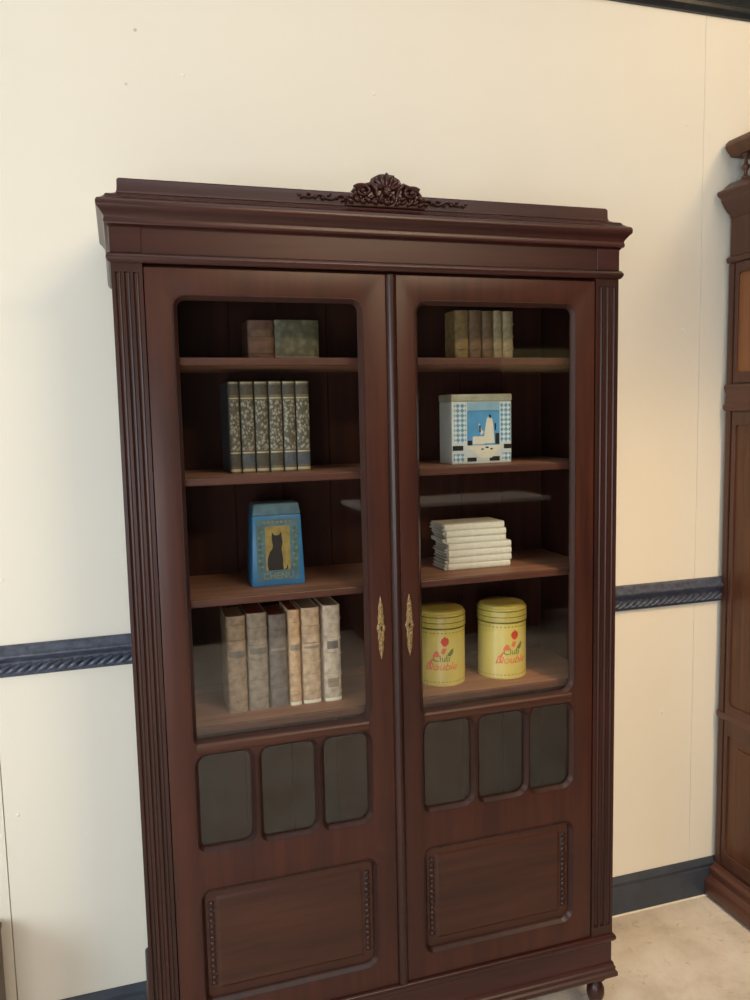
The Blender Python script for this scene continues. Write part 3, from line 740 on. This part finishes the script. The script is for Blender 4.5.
# ------------------------------------------------------------------ yellow tins
def bend(bm, r, ang, z, cx=0):
    """wrap a flat XY mesh (depth Z) round a cylinder of radius r, centred on angle ang"""
    for v in bm.verts:
        a = ang+(v.co.x+cx)/r; rr = r+.0003+v.co.z
        v.co = Vector((rr*math.cos(a), rr*math.sin(a), z+v.co.y))
def poly_flat(pts, depth=.0004):
    bm = nb(); A = [bm.verts.new((x, y, 0)) for x, y in pts]; f = bm.faces.new(A)
    bmesh.ops.triangulate(bm, faces=[f]); 
    bmesh.ops.subdivide_edges(bm, edges=bm.edges[:], cuts=1)
    ex_ = bmesh.ops.extrude_face_region(bm, geom=bm.faces[:])
    bmesh.ops.translate(bm, verts=[v for v in ex_['geom'] if isinstance(v, bmesh.types.BMVert)], vec=(0, 0, depth))
    return bm
def circ(x, y, rx, ry, n=18, a0=0): return [(x+rx*math.cos(2*PI*k/n+a0), y+ry*math.sin(2*PI*k/n+a0)) for k in range(n)]
TR, TH = .0628, .200
def tin(label, loc, ang):
    t = thing('tin_canister', label, 'tin', loc, 0, 'yellow round tins on the lowest shelf', local=True)
    b_ = nb(); lathe(b_, [(0, .001), (TR-.002, .001), (TR, 0), (TR+.0006, .003), (TR-.0005, .005), (TR-.0005, .146), (TR-.0012, .148), (TR-.0012, .152), (0, .152)], seg=48); obj('tin_body', b_, M['yellow'], t, True)
    b_ = nb(); lathe(b_, [(TR-.001, .148), (TR+.0012, .1485), (TR+.0012, .178), (TR, .181), (TR-.003, .183), (TR-.004, .187), (TR-.007, .1890), (TR-.018, .190), (0, .1905)], seg=48)
    obj('lid', b_, M['yellow_lid'], t, True)
    def band(z, h, m, r=TR+.0002):
        b_ = nb(); lathe(b_, [(r-.001, z), (r, z), (r, z+h), (r-.001, z+h)], seg=48); obj('printed_band', b_, m, t, True)
    band(.1448, .0036, M['olive_line'], TR+.0014); band(.1600, .0016, M['olive_line'], TR+.0017); band(.1745, .0022, M['olive_line'], TR+.0017)
    # dotted borders
    for zz in (.1360, .0110):
        b_ = nb()
        for k in range(40):
            p = poly_flat(circ(0, 0, .0022, .0013, 6)); bend(p, TR-.0005, k*2*PI/40, zz)
            me = bpy.data.meshes.new('q'); p.to_mesh(me); p.free(); b_.from_mesh(me); bpy.data.meshes.remove(me)
        obj('dotted_border', b_, M['olive_line'], t)
    def dec(nm, bm, m, z, cx): bend(bm, TR-.0005, ang, z, cx); obj(nm, bm, m, t)
    # red bird-like emblem
    dec('red_emblem', poly_flat([(-.010, .002), (-.007, .010), (-.002, .012), (.000, .017), (.003, .012), (.008, .011), (.011, .004), (.009, -.004), (.004, -.009), (-.002, -.010), (-.007, -.005)]), M['red'], .112, .006)
    dec('pale_patch', poly_flat([(-.004, .012), (.006, .012), (.002, 0), (-.003, -.004), (-.008, .002)]), M['salmon'], .086, .005)
    dec('green_patch', poly_flat([(0, 0), (.010, .013), (.017, .016), (.016, .004), (.008, -.004)]), M['green'], .080, .012)
    dec('red_ornament', poly_flat([(-.012, -.006), (-.007, .004), (-.001, .010), (.005, .006), (.008, -.004), (0, -.007)]), M['salmon'], .082, -.014)
    dec('lettering', text_bm('Club', .023, .0006), M['green'], .064, -.002)
    dec('lettering', text_bm('Double', .028, .0008, .35), M['salmon'], .042, -.004)
    dec('scroll', poly_flat([(-.032, -.002), (-.029, .012), (-.022, .020), (-.019, .018), (-.025, .008), (-.027, -.002), (-.022, -.008), (-.026, -.010)]), M['salmon'], .052, -.003)
    return t
t1 = tin('left yellow round tin with a red emblem, half hidden by the door edge', (.7560, .166, SH[3]), -PI/2-.36+.05)
t2 = dup(t1, (.9265, .1600, SH[3]), .30, 'right yellow round tin with a red emblem, standing clear on the lowest shelf')

# ------------------------------------------------------------------ blue cat tin (third shelf)
ct = thing('cat_tin', 'blue tin box with a sitting dark cat on its front, on the third shelf', 'tin', (.3375, .130, SH[2]), .0, None, local=True)
wb, wt, dd = .0630, .0555, .075
def frustum(b_, w0, w1, y0, y1, z0, z1, in1=0, bev=.003):
    vs = [b_.verts.new(v) for v in ((-w0, y0, z0), (w0, y0, z0), (w0, y1, z0), (-w0, y1, z0), (-w1, y0+in1, z1), (w1, y0+in1, z1), (w1, y1-in1, z1), (-w1, y1-in1, z1))]
    for f in ((0, 1, 2, 3), (4, 7, 6, 5), (0, 4, 5, 1), (1, 5, 6, 2), (2, 6, 7, 3), (3, 7, 4, 0)): b_.faces.new([vs[i] for i in f])
    if bev:
        es = list({e for v in vs for e in v.link_edges}); bmesh.ops.bevel(b_, geom=es, offset=bev, segments=2, profile=.5, affect='EDGES')
b_ = nb(); frustum(b_, wb, wt+.001, 0, dd, 0, .166, .0015); obj('tin_body', b_, M['blue'], ct, True)
b_ = nb(); frustum(b_, wt+.0015, wt-.003, .0005, dd-.0005, .166, .1935, .004, .003); obj('lid', b_, M['blue_lid'], ct, True)
def flat(parent, nm, polys, m, ylev):
    b_ = nb()
    for p in polys: prism(b_, p, ylev, ylev+.0009)
    return obj(nm, b_, m, parent)
flat(ct, 'ornament_border', [rrect(-.050, .050, .012, .158, .004)], M['blue_lid'], -.0004)
b_ = nb()
for k in range(8):
    for sg in (-1, 1):
        z = .040+k*.0135
        prism(b_, [(sg*.041+.006*math.cos(a)*(1 if k % 2 else .7), z+.0050*math.sin(a)) for a in [j*PI/3 for j in range(6)]], -.0008, 0)
obj('flower_ornament', b_, M['leafg'], ct)
b_ = nb()
for k in range(7):
    for sg in (-1, 1):
        z = .047+k*.0135
        prism(b_, circ(sg*(.044 if k % 2 else .037), z, .0026, .0022, 8), -.0011, 0)
for k in range(7): prism(b_, circ(-.030+k*.010, .150, .0030, .0026, 8), -.0011, 0)
obj('gold_ornament', b_, M['ochre'], ct)
flat(ct, 'picture_ground', [rrect(-.029, .029, .036, .141, .004)], M['ochre'], -.0009)
cat_pts = [(-.022, .037), (-.0245, .050), (-.0235, .066), (-.0185, .080), (-.012, .088), (-.0105, .096), (-.0125, .104), (-.0128, .114), (-.0120, .127), (-.0065, .1195), (-.001, .1190), (.004, .1195), (.0095, .127), (.0105, .114), (.0125, .104), (.0110, .094), (.0090, .088), (.0105, .076), (.0125, .062), (.0120, .048), (.0135, .037)]
flat(ct, 'cat_figure', [[(x-.001, z) for x, z in cat_pts]], M['catblack'], -.0014)
flat(ct, 'cat_tail', [[(.013, .037), (.019, .040), (.0205, .048), (.0225, .047), (.0225, .039), (.018, .036)]], M['catblack'], -.0014)
tb = text_bm('CHENU', .0215, .0008)
for v in tb.verts: v.co = Vector((v.co.x, -.0010-v.co.z, .0165+v.co.y))
obj('lettering', tb, M['letter'], ct)

# ------------------------------------------------------------------ art deco tile tin (second shelf, right)
dt = thing('biscuit_tin', 'white and blue tin box with a cream pot picture, second shelf, right door', 'tin', (.8585, .125, SH[1]), .02, None, local=True)
hw, dp = .0820, .078
b_ = nb(); box(b_, -hw, hw, 0, dp, 0, .154, .003); obj('tin_body', b_, M['tinwhite'], dt, True)
b_ = nb(); box(b_, -hw-.0012, hw+.0012, -.0012, dp+.0012, .154, .1725, .0035); obj('lid', b_, M['tinlid'], dt, True)
flat(dt, 'lattice_panel', [rrect(-.076, -.044, .052, .150, .001), rrect(.051, .079, .052, .150, .001), rrect(-.078, -.050, .004, .026, .001), rrect(.056, .079, .004, .026, .001)], M['checker'], -.0006)
flat(dt, 'sky_panel', [rrect(-.041, .048, .046, .132, .001)], M['sky'], -.0007)
flat(dt, 'pale_sky', [rrect(-.041, .048, .130, .152, .001)], M['skypale'], -.0007)
flat(dt, 'black_bars', [rrect(-.080, -.052, .034, .046, .0005), rrect(.060, .080, .036, .047, .0005), rrect(-.041, -.016, .006, .016, .0005), rrect(.020, .048, .006, .017, .0005), rrect(-.040, -.028, .046, .058, .0005), rrect(.036, .047, .048, .075, .0005)], M['ink'], -.0009)
flat(dt, 'coffee_pot', [[(.004, .050), (.006, .075), (.010, .098), (.013, .112), (.018, .118), (.021, .112), (.027, .112), (.030, .098), (.032, .075), (.034, .050)],
                        [(-.003, .070), (-.009, .086), (-.010, .100), (-.006, .098), (-.003, .086), (.004, .078)], rrect(-.026, .006, .048, .068, .003),
                        [(-.050, .044), (.052, .044), (.050, .036), (.036, .026), (.026, .014), (-.006, .014), (-.016, .024), (-.034, .036)]], M['creamp'], -.0012)
flat(dt, 'pot_marks', [[(-.008, .078), (-.004, .078), (-.005, .096), (-.009, .094)], rrect(.034, .038, .082, .100, .001), rrect(.018, .024, .114, .121, .001), circ(.0, .036, .004, .002, 8), circ(.013, .040, .005, .0022, 8), circ(.025, .036, .004, .002, 8)], M['ink'], -.0016)  # black printed details of the pot picture
